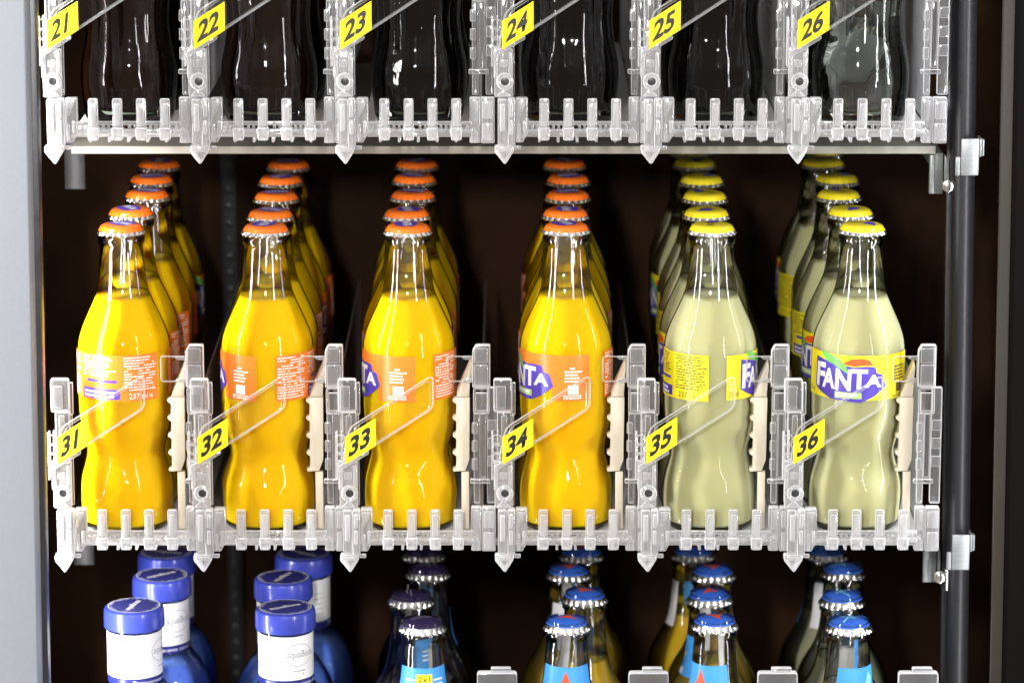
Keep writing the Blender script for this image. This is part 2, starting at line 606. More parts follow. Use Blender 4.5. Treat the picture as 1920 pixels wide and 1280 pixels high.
M['gasket'] = paint('brown grey door trim', (0.020, 0.015, 0.011), 0.6, vary=0.15, scale=20)
M['rubber'] = paint('black rubber', (0.004, 0.003, 0.003), 0.8, vary=0.2, spec=0.08)

# ------------------------------------------------------------------ vending machine body
Z_MID, Z_TOP, Z_LOW = 0.0, 0.2675, -0.318
mach = thing('vending_machine', 'vending machine cabinet with dark interior, grey door frame and upright rails', 'vending machine', (0, 0, Z_LOW - 0.05))
zoff = (0.05 - Z_LOW) * 1000     # local z of world z = 0, in mm

def mpart(name, boxes, mat, bev=0.5):
    bm = bmesh.new()
    for b in boxes:
        x0, x1, y0, y1, z0, z1 = b
        bx(bm, x0, x1, y0, y1, z0 + zoff, z1 + zoff, bev)
    return obj(name, bm, mat, mach)

mpart('back_panel', [(-400, 420, 520, 530, -360, 640)], M['cabinet'])
mpart('side_panel', [(-385, -375, 0, 519, -360, 640)], M['cabinet_side'])
mpart('side_panel', [(395, 405, 0, 519, -360, 640)], M['cabinet_side'])
mpart('floor_panel', [(-374, 394, 0, 519, -365, -355)], M['cabinet_side'])
mpart('top_panel', [(-374, 394, 0, 519, 641, 650)], M['cabinet_side'])
# grey door frame: tilts a hair, as the shelves lean in the cabinet
xa, xb = at(52, 0, -0.14), at(70, 1280, -0.14)
bm = bmesh.new()
prism(bm, [(xb.x * 1000 - 75, xb.z * 1000 - 60 + zoff), (xb.x * 1000 + 0.6, xb.z * 1000 - 60 + zoff), (xa.x * 1000 - 0.6, xa.z * 1000 + 60 + zoff), (xb.x * 1000 - 75, xa.z * 1000 + 60 + zoff)], -146, -120, 1.5)
obj('door_frame', bm, M['frame'], mach)
bm = bmesh.new()
prism(bm, [(xb.x * 1000 - 20, xb.z * 1000 - 60 + zoff), (xb.x * 1000 + 3.5, xb.z * 1000 - 60 + zoff), (xa.x * 1000 + 2.5, xa.z * 1000 + 60 + zoff), (xb.x * 1000 - 20, xa.z * 1000 + 60 + zoff)], -118, -104, 1.0)
obj('door_seal', bm, M['frame_edge'], mach)
# rail at the far side
p0, p1 = at(1811, 0, 0.05), at(1793, 1280, 0.05)
bm = bmesh.new()
d = (p0 - p1).normalized()
tube(bm, [tuple((p1 - d * 0.08) * 1000 + Vector((0, 0, zoff))), tuple((p0 + d * 0.08) * 1000 + Vector((0, 0, zoff)))], 7.6, 28)
obj('shelf_rail', bm, M['rod'], mach)
q0, q1 = at(1788, 0, 0.07), at(1777, 1280, 0.07)
bm = bmesh.new()
prism(bm, [(q1.x * 1000 - 4, q1.z * 1000 - 60 + zoff), (q1.x * 1000 + 1, q1.z * 1000 - 60 + zoff), (q0.x * 1000 + 1, q0.z * 1000 + 60 + zoff), (q0.x * 1000 - 4, q0.z * 1000 + 60 + zoff)], 70, 74, 0.4)
obj('rail_backing', bm, M['frame_edge'], mach)
t0, t1 = at(1892, 0, -0.11), at(1870, 1280, -0.11)
bm = bmesh.new()
prism(bm, [(t1.x * 1000 - 4, t1.z * 1000 - 60 + zoff), (t1.x * 1000 + 3, t1.z * 1000 - 60 + zoff), (t0.x * 1000 + 3, t0.z * 1000 + 60 + zoff), (t0.x * 1000 - 4, t0.z * 1000 + 60 + zoff)], -112, -106, 0.8)
obj('door_trim', bm, M['gasket'], mach)
bm = bmesh.new()
prism(bm, [(t1.x * 1000 + 3.2, t1.z * 1000 - 60 + zoff), (t1.x * 1000 + 60, t1.z * 1000 - 60 + zoff), (t1.x * 1000 + 60, t0.z * 1000 + 60 + zoff), (t0.x * 1000 + 3.2, t0.z * 1000 + 60 + zoff)], -110, -104, 0.8)
obj('door_jamb', bm, M['rubber'], mach)
# perforated upright on the back wall
bm = bmesh.new()
pr = at(432, 640, 0.5)
bx(bm, pr.x * 1000 - 6, pr.x * 1000 + 6, 508, 516, zoff - 350, zoff + 600, 0.5)
for k in range(-26, 44):
    cyl(bm, (pr.x * 1000, 506.5, zoff + k * 13.2), 'y', 3.0, 3.0, 12, 0, 0.8)
obj('slotted_upright', bm, M['rod'], mach)

# ------------------------------------------------------------------ shelves
def bracket_bm(bm, xr, side):
    """hook plate of a shelf hung on the rail; xr rail x (mm), z relative to the shelf"""
    s = side
    return bm

def shelf(label, z, px_l, px_r, hook_px, lowest=False):
    t = thing('shelf', label, 'shelf', (0, 0, z), 0, 'shelves of the vending machine')
    xl, xr = x_at(px_l, 0.06, z) * 1000, x_at(px_r, 0.06, z) * 1000
    bm = bmesh.new()
    bx(bm, xl, xr, 61.5, 440, -28, -25.5, 0.4)
    obj('deck', bm, M['shelf_paint'], t)
    bm = bmesh.new()
    bx(bm, xl, xr, 58, 61, -29.8, -24.6, 0.5)
    obj('front_edge', bm, M['shelf_paint'], t)
    for sx in (xl, xr):
        bm = bmesh.new()
        a, b = (sx - 16, sx - 2) if sx == xl else (sx - 3, sx + 6)
        yb = 150 if sx == xl else 66
        bx(bm, a, b, yb, yb + 3, -70 if sx == xl else -58, -30.5, 0.4)
        bx(bm, (a if sx == xl else b - 1.6), (a + 1.6 if sx == xl else b), yb + 3.3, 400, -50, -30.5, 0.3)
        if sx == xr:
            bx(bm, a - 0.2, a + 3, 62, 65.6, -57, -31, 0.6)
            cyl(bm, (a + 10, 65.7, -44), 'y', 1.3, 0.8, 12, 1, 0.0)
        obj('side_bracket', bm, [M['zinc'] if sx == xr else M['frame_edge'], M['black']], t)  # left bracket in darker metal: its dimmer light is put into the colour
    # hook on the rail
    hx = (x_at(hook_px, 0.035, z)) * 1000
    bm = bmesh.new()
    bx(bm, hx, hx + 12, 33, 35.4, -40, -15.5, 0.9)
    bx(bm, hx - 3.4, hx - 0.2, 33.2, 35.2, -40, -27.5, 0.6)
    bx(bm, hx + 12.3, hx + 14, 35.6, 50, -28, -16, 0.6)
    bx(bm, hx + 14.2, hx + 15.6, 36, 42, -27.5, -16.5, 0.5)
    obj('rail_hook', bm, M['zinc'], t)
    bm = bmesh.new()
    prism(bm, [(xr + 6.5, -31), (hx - 4, -35), (hx - 4, -52), (xr + 6.5, -52)], 62, 64, 0.3)
    obj('gusset_plate', bm, M['zinc'], t)
    bm = bmesh.new()
    cyl(bm, (hx - 5.5, 52, -50), 'y', 4.6, 4, 6, 0, 0.5)
    cyl(bm, (hx - 5.5, 49, -50), 'y', 3.1, 3.5, 20, 0, 0.6)
    bx(bm, hx - 2.2, hx - 0.6, 46, 60, -58, -44, 0.3)
    obj('screw', bm, M['steel'], t)
    return t

# ------------------------------------------------------------------ dispensing trays
def holder_outline():
    return rounded([(-4, 53.6), (54.5, 91.8), (54.5, 113.5), (0.7, 78.6)], 4.5, 6)

def make_tray(wide=False, rest=True):
    t = thing('dispensing_tray', 'clear plastic dispensing tray', 'bottle tray', (0, 0, 0), 0, 'clear plastic dispensing trays')
    B, Cm, H = M['bright'], M['clear'], M['holder']
    # broad moulded bracket, with grooves
    bm = bmesh.new()
    bx(bm, -4.2, 1.6, -46, -37, -6.5, 22.5, 0.7)
    bx(bm, 2.0, 6.8, -48, -38, -7, 23.2, 0.9)
    prism(bm, [(7.2, -5), (11.5, -5), (14.6, 1), (14.6, 23), (7.2, 23)], -45, -36, 0.8)
    bx(bm, -2.8, 0.2, -49, -46.3, 3, 20, 0.6)
    bx(bm, 3.2, 5.4, -50, -48.3, 1, 10, 0.5)
    bx(bm, 3.2, 5.4, -50, -48.3, 12, 21, 0.5)
    prism(bm, [(8.2, 21.5), (13.4, 21.5), (12, 17), (9.6, 12), (8.2, 12)], -46.6, -45.2, 0.4)
    bx(bm, 8.4, 10.2, -47.0, -45.3, -3.5, 7, 0.5)
    bx(bm, 11.6, 13.6, -47.0, -45.3, 1.5, 9, 0.5)
    obj('bracket', bm, B, t)
    # pointed tab
    bm = bmesh.new()
    prism(bm, [(-6.2, -7.3), (-6.2, -11), (-0.2, -18.5), (0.8, -18.5), (5.8, -10.4), (6.2, -7.3)], -46, -38, 0.8)
    bx(bm, -4.6, 4.8, -47.2, -46.3, -10.4, -8, 0.3)
    bx(bm, 6.4, 10.4, -44, -40, -9.6, -7.5, 0.4)
    obj('pointed_tab', bm, B, t)
    # short post with pierced boss
    bm = bmesh.new()
    bx(bm, -6.3, 5.2, -43, -37, 23.4, 54, 0.9)
    bx(bm, -6.8, -4.2, -45, -43.3, 36, 56, 0.6)
    bx(bm, 2.6, 4.8, -44.4, -43.3, 38, 52, 0.5)
    bx(bm, -3.2, 1.9, -44.2, -43.3, 43, 47.5, 0.5)
    prism(bm, [(-5, 24.5), (-0.6, 29), (4, 24.5)], -44.5, -43.2, 0.4)
    obj('lower_post', bm, B, t)
    bm = bmesh.new()
    ring = [(5.2 * math.cos(a), 5.2 * math.sin(a)) for a in [2 * PI * k / 24 for k in range(24)]]
    tube(bm, [(0.3 + 4.1 * math.cos(2 * PI * k / 24), -45.2, 34 + 4.1 * math.sin(2 * PI * k / 24)) for k in range(24)], 1.5, 10, True)
    cyl(bm, (0.3, -44.0, 34), 'y', 3.2, 1.2, 20, 1, 0.2)  # dark disc paints the shade inside the boss hole
    obj('pierced_boss', bm, [B, M['frame_edge']], t)
    # upright at the tag side
    bm = bmesh.new()
    bx(bm, -7.0, 4.6, -39, -31.5, 86, 107.5, 1.2)
    bx(bm, -5.2, 0.8, -40.2, -39.3, 89, 103.5, 0.5)
    bx(bm, 4.9, 7.0, -37, -33, 84, 105, 0.5)
    bx(bm, -4.6, 4.4, -38, -33, 54.5, 85.6, 0.7)
    bx(bm, -2.0, 1.6, -39.3, -38.3, 66, 84, 0.4)
    bx(bm, 4.8, 6.2, -36, -33, 23.6, 83.6, 0.4)
    obj('upright', bm, Cm, t)
    # slanted holder strip for the number card
    bm = bmesh.new()
    ol = holder_outline()
    tube(bm, [(x, -50.5, z) for x, z in ol], 0.5, 8, True)
    inner = rounded([(0.5, 57.8), (52.4, 91.7), (52.4, 110.4), (3.6, 78.6)], 3.5, 5)
    tube(bm, [(x, -50.5, z) for x, z in inner], 0.26, 6, True)
    prism(bm, [(-6.5, 49.8), (13, 61.6), (13, 63.6), (-6.5, 53.6)], -51.5, -49.5, 0.4)
    for k, (z0, z1) in enumerate(((56, 61.0), (62, 67.0), (68, 73.6))):
        tube(bm, [(x, -49.6, z) for x, z in rounded([(-7.4, z0), (-2.6, z0), (-2.6, z1), (-7.4, z1)], 1.2, 3)], 0.5, 6, True)
    bx(bm, -8.4, -7.2, -50, -42, 44, 75, 0.4)
    bx(bm, -4.9, -4.0, -49.0, -44, 56, 76, 0.3)
    obj('card_holder', bm, H, t)
    bm = bmesh.new()
    b = bmesh.new()
    b.faces.new([b.verts.new((x * MM, -50.3 * MM, z * MM)) for x, z in inner])
    merge(bm, b)
    obj('holder_sheet', bm, M['pane'], t)
    # pegs along the front lip
    for x in (25.0, 40.3, 55.3, 70.3):
        bm = bmesh.new()
        prism(bm, rounded([(x - 3.0, 2.2), (x + 3.0, 2.2), (x + 3.0, 23), (x - 3.0, 23)], 1.2, 3), -46.5, -43, 0.5)
        bx(bm, x - 1.9, x + 1.9, -47.4, -46.7, 6, 20, 0.35)
        prism(bm, rounded([(x - 3.2, -3.2), (x + 3.2, -3.2), (x + 3.8, 4.6), (x - 3.8, 4.6)], 1.0, 3), -48.2, -42, 0.8)
        bx(bm, x - 1.6, x + 1.6, -42, -36, 0.3, 3.4, 0.5)
        obj('peg', bm, B, t)
    # floor and its ribbed front lip
    bm = bmesh.new()
    bx(bm, 12.5, 80, -42.5, -39.5, 0.6, 3.0, 0.5)
    bx(bm, 12.5, 80, -42.5, -39.5, 5.6, 8.0, 0.5)
    x = 13.5
    while x < 79:
        if min(abs(x - k) for k in (25.0, 40.3, 55.3, 70.3)) > 3.6:
            bx(bm, x, x + 1.7, -42.2, -39.8, 2.6, 6.0, 0.3)
        x += 3.3
    obj('front_lip', bm, B, t)
    bm = bmesh.new()
    bx(bm, 10, 84, -39, 372, -2.4, -0.15, 0.3)
    for x in (22, 34, 46, 58, 70):
        bx(bm, x - 0.8, x + 0.8, -38, 370, -6, -2.5, 0.3)
    obj('floor', bm, Cm, t)
    # far bracket
    wx = 4.0 if wide else 0.0
    bm = bmesh.new()
    bx(bm, 78.6, 85.2, -38, -31, -6.5, 22.5, 0.8)
    bx(bm, 85.6, 90.4 + wx, -39, -31, -6.5, 22.5, 0.8)
    bx(bm, 80, 83.8, -39.4, -38.3, 8, 21, 0.5)
    bx(bm, 86.6, 89.4 + wx, -40.4, -39.3, 9.5, 20.5, 0.6)
    bx(bm, 86.6, 89.4 + wx, -40.4, -39.3, -4.5, 6.5, 0.6)
    prism(bm, [(79, -5.8), (84, -5.8), (84, 0), (80.5, 4)], -39.6, -38.2, 0.4)
    obj('bracket', bm, B, t)
    # tall post with windows, clear finger and cream toothed rest
    bm = bmesh.new()
    prism(bm, rounded([(79.4, 100.3), (90.8, 100.3), (90.8, 128), (81.6, 128), (79.4, 124)], 0.8, 2), -30.6, -23, 0.8)
    bx(bm, 80.8, 89.2, -32, -30.9, 117, 126.6, 0.5)
    bx(bm, 80.8, 89.4, -32, -30.9, 102, 115.6, 0.6)
    for z0, z1 in ((83.5, 99.8),):
        tube(bm, [(x, -31.0, z) for x, z in rounded([(80.6, z0), (89.6, z0), (89.6, z1), (80.6, z1)], 1.0, 3)], 0.7, 8, True)
        bx(bm, 81.6, 88.6, -30.4, -26, z0 + 1.0, z1 - 3.2, 0.5)
    bx(bm, 80.2, 84.0, -30, -25, 23, 82.8, 0.6)
    bx(bm, 84.6, 88.2, -29.2, -25, 40, 82.6, 0.6)
    bx(bm, 88.8, 91.4 + wx, -29.6, -24, 23, 100, 0.6)
    for z in (46, 58, 70):
        bx(bm, 79.0, 82.6, -31.5, -30.2, z, z + 7.5, 0.5)
        bx(bm, 89.2, 91.2 + wx, -30.8, -29.8, z + 2, z + 9, 0.4)
    bx(bm, 78.0, 90.6, -30.5, -26, 36.4, 39.2, 0.5)
    obj('tall_post', bm, Cm, t)
    bm = bmesh.new()
    lp = rounded([(63.5, 104), (79.0, 104), (79.0, 120.4), (63.5, 120.4)], 1.6, 4)
    tube(bm, [(x, -28, z) for x, z in lp], 0.5, 8, True)
    for zz in (119.6, 104.8):
        prism(bm, [(72.5, zz + 0.6), (79, zz + 1.4), (79, zz - 1.6), (74, zz - 1.0)], -29, -27.2, 0.3)
    obj('clear_finger', bm, H, t)
    bm = bmesh.new()
    b = bmesh.new()
    b.faces.new([b.verts.new((x * MM, -27.9 * MM, z * MM)) for x, z in lp])
    merge(bm, b)
    obj('finger_sheet', bm, M['pane'], t)
    # cream rest: saw-toothed edge towards the bottle
    if rest:
        bm = bmesh.new()
        pts = [(77.6, 92.0), (68.8, 92.0)]
        z = 91.2
        for k in range(4):
            pts += [(66.4, z - 0.5), (66.6, z - 2.0), (68.8, z - 3.6), (68.6, z - 10.8)]
            z -= 11.6
        pts += [(68.6, 45.4), (66.4, 44.2), (67.0, 42.6), (74.6, 43.2), (77.2, 50.5)]
        prism(bm, pts, -23, -16, 0.35)
        prism(bm, [(69.0, 92.2), (77.2, 92.2), (78.4, 112), (77.2, 110)], -21, -10, 0.3, 0, 4.0)
        bx(bm, 72.0, 77.0, -22, -18, 4, 42.4, 0.5)
        obj('toothed_rest', bm, M['cream'], t)
    # divider wall running back
    bm = bmesh.new()
    bx(bm, 84.6, 85.6, -10, 372, 0.5, 88, 0.2)
    bx(bm, 84.0, 86.2, -12, -10.3, 0.5, 110, 0.3)
    obj('divider', bm, M['divider'], t)
    return t

def number_card(num, parent):
    bm = bmesh.new()
    x0, z0, k = -1.6 + random.uniform(-0.5, 0.5), 54.9 + random.uniform(-0.4, 0.4), 0.65 + random.uniform(-0.03, 0.03)
    P = lambda u, w: (x0 + u, z0 + w + k * u)
    prism(bm, [P(0, 0), P(19.6, 0), P(19.6, 18), P(0, 18)], -51.5, -51.0, 0.0, 0)
    b, w, h = text_flat(num, 1.0, 0.036, 5)
    W, Hh = 13.4, 12.4
    if '1' in num:
        W = 10.4
    for v in b.verts:
        s, q = v.co.x / w * W, v.co.y / h * Hh
        u, ww = 1.9 + s + q * 0.13, 3.0 + q
        x, z = P(u, ww)
        v.co = Vector((x, -51.58, z)) * MM
    merge(bm, b, 1)
    o = obj('number_card', bm, [M['tag_yellow'], M['black']], parent, smooth=False)
    return o

NUMS = {Z_MID: ['31', '32', '33', '34', '35', '36'], Z_TOP: ['21', '22', '23', '24', '25', '26']}
SPIKE = {Z_MID: [121, 381, 656, 946, 1214, 1488], Z_TOP: [102, 374, 647, 946, 1220, 1496]}
tray0 = make_tray()
tray_wide = make_tray(True)
protos = {(Z_MID, False): tray0, (Z_MID, True): tray_wide, (Z_TOP, False): make_tray(False, False), (Z_TOP, True): make_tray(True, False)}
used = set()
for zb in (Z_MID, Z_TOP):
    for i, num in enumerate(NUMS[zb]):
        x = x_at(SPIKE[zb][i], -0.045, zb - 0.01)
        wide = i in (2, 5)
        src = protos[(zb, wide)]
        what = ('orange drink' if i < 4 else 'lemon drink') if zb == Z_MID else ('dark cola' if i < 5 else 'clear soda')
        lab = f'clear plastic dispensing tray with yellow number card {num} under the {what} bottles'
        if (zb, wide) not in used:
            t = src
            used.add((zb, wide))
            t.location = (x, 0, zb)
            t['label'] = lab
            src_kids = [c for c in t.children]
        else:
            t = dup(src, (x, 0, zb), 0, lab)
            for c in list(t.children):
                if c.name.startswith('number_card'):
                    bpy.data.objects.remove(c)
        number_card(num, t)

shelf('cream edged metal shelf carrying the cola bottles of number cards 21 to 26', Z_TOP, 132, 1756, 1803)
shelf('metal shelf carrying orange and lemon bottles, number cards 31 to 36', Z_MID, 150, 1744, 1786)

# ------------------------------------------------------------------ bottles: shared pieces
def crown_cap(name, z0, paint_mat, skirt_mat, parent, R=15.4, dome=0.0, art=None, prints=()):
    """crimped crown cap, 21 flutes; prints: flat marks on the top"""
    prof = [(0.3, R - 1.0), (0.0, R), (0.35, R + 0.12), (1.1, R - 0.35), (2.2, R - 0.9), (3.4, R - 1.45), (4.4, R - 1.9), (5.2, R - 2.6), (5.8, R - 3.8), (6.15 + dome * 0.3, R - 5.5), (6.4 + dome * 0.8, R - 9), (6.5 + dome, 1.0)]
    prof = [(z + z0, r) for z, r in prof]
    def mod(th, z, r):
        h = z - z0
        a = max(0.0, 1 - h / 3.9)
        return r + 0.85 * a * (abs(math.cos(10.5 * th)) * 2 - 1.2)
    bm = bmesh.new()
    lim = 1.7 if skirt_mat == 'lip' else 4.6
    lathe(bm, prof, 126, mod, True, True, lambda z, i: 1 if z - z0 < lim else 0)
    top = lambda r: z0 + interp([(0, 6.5 + dome), (R - 9, 6.4 + dome * 0.8), (R - 5.5, 6.15 + dome * 0.3), (R - 3.8, 5.8), (R - 2.6, 5.2)], r) + 0.08
    for kind, mat_i, data in prints:
        b = bmesh.new()
        if kind == 'poly':
            b.faces.new([b.verts.new((x, y, 0)) for x, y in data])
            bmesh.ops.triangulate(b, faces=b.faces[:])
        elif kind == 'text':
            b.free()
            body, x0, x1, y0, y1, off = data
            b, w, h = text_flat(body, 1.0, off)
            for v in b.verts:
                v.co = Vector((x0 + (x1 - x0) * v.co.x / w, y0 + (y1 - y0) * v.co.y / h, 0))
        slice_grid(b, 2.0, 2.0)
        for v in b.verts:
            x, y = v.co.x, v.co.y
            v.co = Vector((x, y, top(math.hypot(x, y)) + 0.03 * mat_i)) * MM
        merge(bm, b, mat_i)
    return obj(name, bm, art or [paint_mat, M['steel']], parent)

# --- small splash bottle (orange / lemon)
SPLASH = [(0, 22), (0.8, 25), (3, 28), (7, 29.8), (14, 30.5), (23, 30.8), (33, 30.1), (42, 27.8), (49, 25.9), (55, 25.8), (64, 28.0), (74, 30.0), (83, 30.6), (95, 30.6), (110, 30.5), (120, 30.35), (127, 29.5), (134, 27.4), (141, 24.4), (148, 21.2), (155, 18.2), (161, 16.4), (169, 15.2), (179, 14.4), (187, 13.9), (188.6, 14.0), (189.8, 15.0), (193.2, 15.1), (194.8, 14.4), (195.7, 13.3), (201, 13.0)]
SPLASH_S = smooth_profile(SPLASH, 1.8)

def twist(amp):
    """slanting grip facets round the waist"""
    def mod(th, z, r):
        if z < 10 or z > 82:
            return r
        e = min(1.0, (z - 10) / 10) * min(1.0, (82 - z) / 10)
        p = (5 * th / (2 * PI) + z / 44.0) % 1.0
        tri = 4 * abs(p - 0.5) - 1
        q = (z / 21.0 + 0.5 * math.sin(2 * th)) % 1.0
        return r + amp * e * (0.75 * tri + 0.35 * (4 * abs(q - 0.5) - 1))
    return mod

def splash_glass(parent, mat):
    bm = bmesh.new()
    lathe(bm, SPLASH_S, 80, twist(0.8), True, False, lambda z, i: 1 if z < 4.2 else 2 if z < 156 else 0)
    return obj('glass', bm, [mat, M['glass_base'], M['glass_body']], parent, angle=60)

def splash_drink(parent, mat, fill=156.5):
    bm = bmesh.new()
    pr = [(z, r - 0.75) for z, r in SPLASH_S if 6.5 < z < fill - 0.5]
    pr = [(5.0, 20.0), (5.6, 26.6)] + pr + [(fill - 0.3, interp(SPLASH_S, fill) - 0.6), (fill, interp(SPLASH_S, fill) - 1.8)]
    lathe(bm, pr, 72, twist(0.15), True, True)
    return obj('drink', bm, mat, parent, angle=50)

def splash_label(parent, kind):
    R = 30.6
    W = Wrap(SPLASH_S, R)
    D = lambda deg: math.radians(deg) * R
    base = 0            # slots: 0 panel, 1 text, 2 violet, 3 white, 4 green, 5 light green, 6 accent
    # front emblem on its panel
    if kind == 'orange':
        W.poly([(-15, 93), (-5, 90.5), (6, 91), (24, 99), (27, 104), (27, 121), (-20, 121), (-24, 117)], 0, 6)
        W.rect(D(46), D(94), 91, 121, 0, 0)
    else:
        W.rect(D(-50), D(94), 91.5, 121, 0, 0, 1.0)
        W.rect(D(74), D(74.8), 93, 120, 1, 1)
    # violet badge
    W.poly([(-25.5, 117.5), (-17, 116.2), (-6, 114.6), (4, 113.2), (12, 114), (18, 113.6), (19.2, 109.4), (23, 108.5), (26, 100.5), (17.5, 94.0), (9, 90.2), (0, 90.6), (-12, 91.6), (-20, 94.6), (-26, 98)], 2, 2)
    # red-orange fruit behind, green leaf, green band
    W.poly([(-4, 115.0), (2, 118.4), (9, 119.2), (14, 118.2), (16.8, 114.6), (10, 114.6), (4, 113.8)], 1, 6 if kind == 'orange' else 7)
    W.poly([(-20.5, 121.6), (-14, 121.0), (-6, 118), (-1, 113.4), (0.6, 108.4), (-5, 111.8), (-10, 114.4), (-15, 115.6), (-18.5, 118)], 4, 4)
    for ch, u0, u1, v0, v1, sh in (('F', -24.8, -16.8, 98.2, 114.2, 0.6), ('A', -18.8, -8.8, 98.0, 111.2, 0.6), ('N', -8.6, 2.2, 97.6, 111.8, 0.5), ('T', 2.0, 13.0, 99.0, 112.2, 0.2), ('A', 11.2, 22.6, 100.2, 108.4, 0.4)):
        W.text(ch, u0, u1, v0, v1, 3, 3, 0.035, sh)
    W.rect(-8.5, 9.5, 92.6, 96.6, 3, 5)
    W.lines(-7.5, 8.5, 92.6, 96.4, 2.3, 4, 3, 1.4, 1.0)
    # information square
    u0, u1 = D(55), D(92)
    W.rect(u0 + 6, u0 + 13, 95.5, 101.5, 2, 1)
    W.lines(u0 + 4, u1 - 4, 101.5, 114, 2.1, 2, 1, 1.1, 0.9)
    W.lines(u0 + 3, u1 - 2, 91.4, 95.5, 1.5, 2, 1, 0.9)
    # printed back: columns of small print
    b0, b1 = D(118), D(270)
    W.rect(b0, b1, 91, 121.5, 0, 0)
    W.lines(b0 + 1, b0 + 23, 92, 121, 1.75, 2, 1)
    W.lines(b0 + 26, b0 + 52, 106, 121, 1.75, 2, 1)
    W.rect(b0 + 30, b0 + 52, 103.2, 105.0, 1, 2)
    W.rect(b0 + 26, b0 + 54, 92.4, 99.0, 1, 2)
    W.lines(b0 + 27.5, b0 + 53, 92.6, 98.6, 2.7, 2, 3, 1.6, 1.0)
    W.lines(b0 + 57, b1 - 1, 97, 121, 1.75, 2, 1)
    W.text('237 ml e', b0 + 60, b1 - 5, 92.6, 96.2, 2, 1, 0.0)
    # strip beside the emblem
    W.rect(D(292), D(311), 91.5, 121, 0, 0)
    W.text('237 ml', D(295), D(309), 93.5, 97.2, 2, 1, 0.0)
    pan, txt = (M['orange_print'], M['white']) if kind == 'orange' else (M['yellow_print'], M['brown_print'])
    return obj('label', W.bm, [pan, txt, M['violet'], M['white'], M['green_print'], M['lime_print'], M['orange_print'], M['red_print']], parent, angle=60)

def make_splash(kind):
    t = thing('drink_bottle', 'glass drink bottle', 'bottle', (0, 0, 0), 0, 'orange drink bottles' if kind == 'orange' else 'lemon drink bottles')
    splash_drink(t, M['orange'] if kind == 'orange' else M['lemon'])
    splash_glass(t, M['glass'])
    splash_label(t, kind)
    pm = M['cap_orange'] if kind == 'orange' else M['cap_yellow']
    pr = [('poly', 2, [(-9, -6), (-3, -9), (5, -8.2), (9.4, -3.4), (7.5, -1.0), (9.6, 1.6), (4, 5.8), (-3, 6.6), (-8.6, 3.6), (-7.2, -1.5)]),
          ('text', 3, ('FANTA', -7.6, 7.2, -3.4, 2.4, 0.03))]
    if kind == 'lemon':
        pr = [('poly', 2, [(1, -3), (9.6, -5.5), (7.6, 3), (2.4, 5.4)]), ('text', 4, ('FANTA', -8.6, 2.2, -1.6, 3.2, 0.0))]
    crown_cap('cap', 196.0, pm, 'lip', t, prints=pr, art=[pm, M['steel'], M['violet'], M['white'], M['brown_print']])
    return t

ORD = ['front', 'second', 'third', 'fourth', 'fifth', 'sixth']
CAPS = [
    [(227, 430), (245, 397), (270, 365), (280, 336), (295, 308)],
    [(497, 433), (507, 402), (517, 369), (529, 338), (543, 308)],
    [(767, 430), (765, 400), (773, 366), (777, 336), (778, 308)],
    [(1063, 430), (1057, 400), (1064, 366), (1060, 336), (1058, 307)],
    [(1335, 430), (1325, 400), (1320, 367), (1316, 337), (1303, 306), (1299, 282)],
    [(1611, 430), (1595, 398), (1573, 366), (1570, 336), (1544, 305), (1536, 283)]]
ROT = [141, -104, -85, -65, 85, -18]
BROT = [[-60, 160, 20, 90], [150, -170, 60, 10], [100, 160, -40, 60], [95, -160, 30, 120], [-95, 150, 20, -60, 0], [-70, 120, 10, 60, -100]]
orange0, lemon0 = make_splash('orange'), make_splash('lemon')
first = {'o': True, 'l': True}
for i in range(6):
    for k, (px, py) in enumerate(CAPS[i]):
        P = on_floor(px, py, Z_MID + 0.1993)
        Y = 0.0 if k == 0 else P.y
        X = x_at(px, Y, Z_MID + 0.199)
        kind = 'o' if i < 4 else 'l'
        rot = math.radians(ROT[i] if k == 0 else BROT[i][k - 1])
        nm = 'orange drink bottle with orange crown cap' if i < 4 else 'cloudy lemon bottle with yellow crown cap'
        lab = f'{nm}, {ORD[k]} in the row behind number card {NUMS[Z_MID][i]}'
        src = orange0 if kind == 'o' else lemon0
        if first[kind]:
            first[kind] = False
            src.location, src.rotation_euler = (X, Y, Z_MID), (0, 0, rot)
            src['label'] = lab
        else:
            dup(src, (X, Y, Z_MID), rot, lab, lean=0.009)

# --- fluted bottles of the shelf above
FLUTE = [(0, 22), (0.8, 25), (2.5, 27), (6, 28.4), (12, 29.2), (20, 30.2), (30, 30.8), (40, 30.2), (50, 28.2), (60, 26.4), (70, 25.8), (80, 26.6), (92, 28.6), (104, 29.8), (116, 29.6), (128, 27.6), (140, 24), (152, 20), (165, 16.4), (178, 14.4), (184, 14.0), (185.6, 15.0), (189, 15.1), (191.5, 13.4), (197, 13.0)]
FLUTE_S = smooth_profile(FLUTE, 2.2)

def flute(th, z, r):
    if z < 16 or z > 165:
        return r
    e = min(1, (z - 16) / 22) * min(1, (165 - z) / 20)
    return r + (0.3 if z < 55 else 0.6) * e * (abs(math.cos(5 * th)) * 2 - 1.0)

def make_fluted(mat, kind):
    t = thing('soda_bottle', 'glass bottle', 'bottle', (0, 0, 0), 0, 'fluted soda bottles')
    bm = bmesh.new()
    pr = [(z, r - 1.1) for z, r in FLUTE_S if 13 < z < 158]
    pr = [(10.0, 16.0), (11.2, 25.0)] + pr
    lathe(bm, pr, 80, flute, True, True)
    obj('drink', bm, mat, t, angle=60)
    bm = bmesh.new()
    lathe(bm, FLUTE_S, 80, flute, True, False, lambda z, i: 1 if z < 8 else 0)
    obj('glass', bm, [M['glass_dark'], M['glass_base']], t, angle=60)
    crown_cap('cap', 191.8, M['red_print'], 'lip', t)
    return t

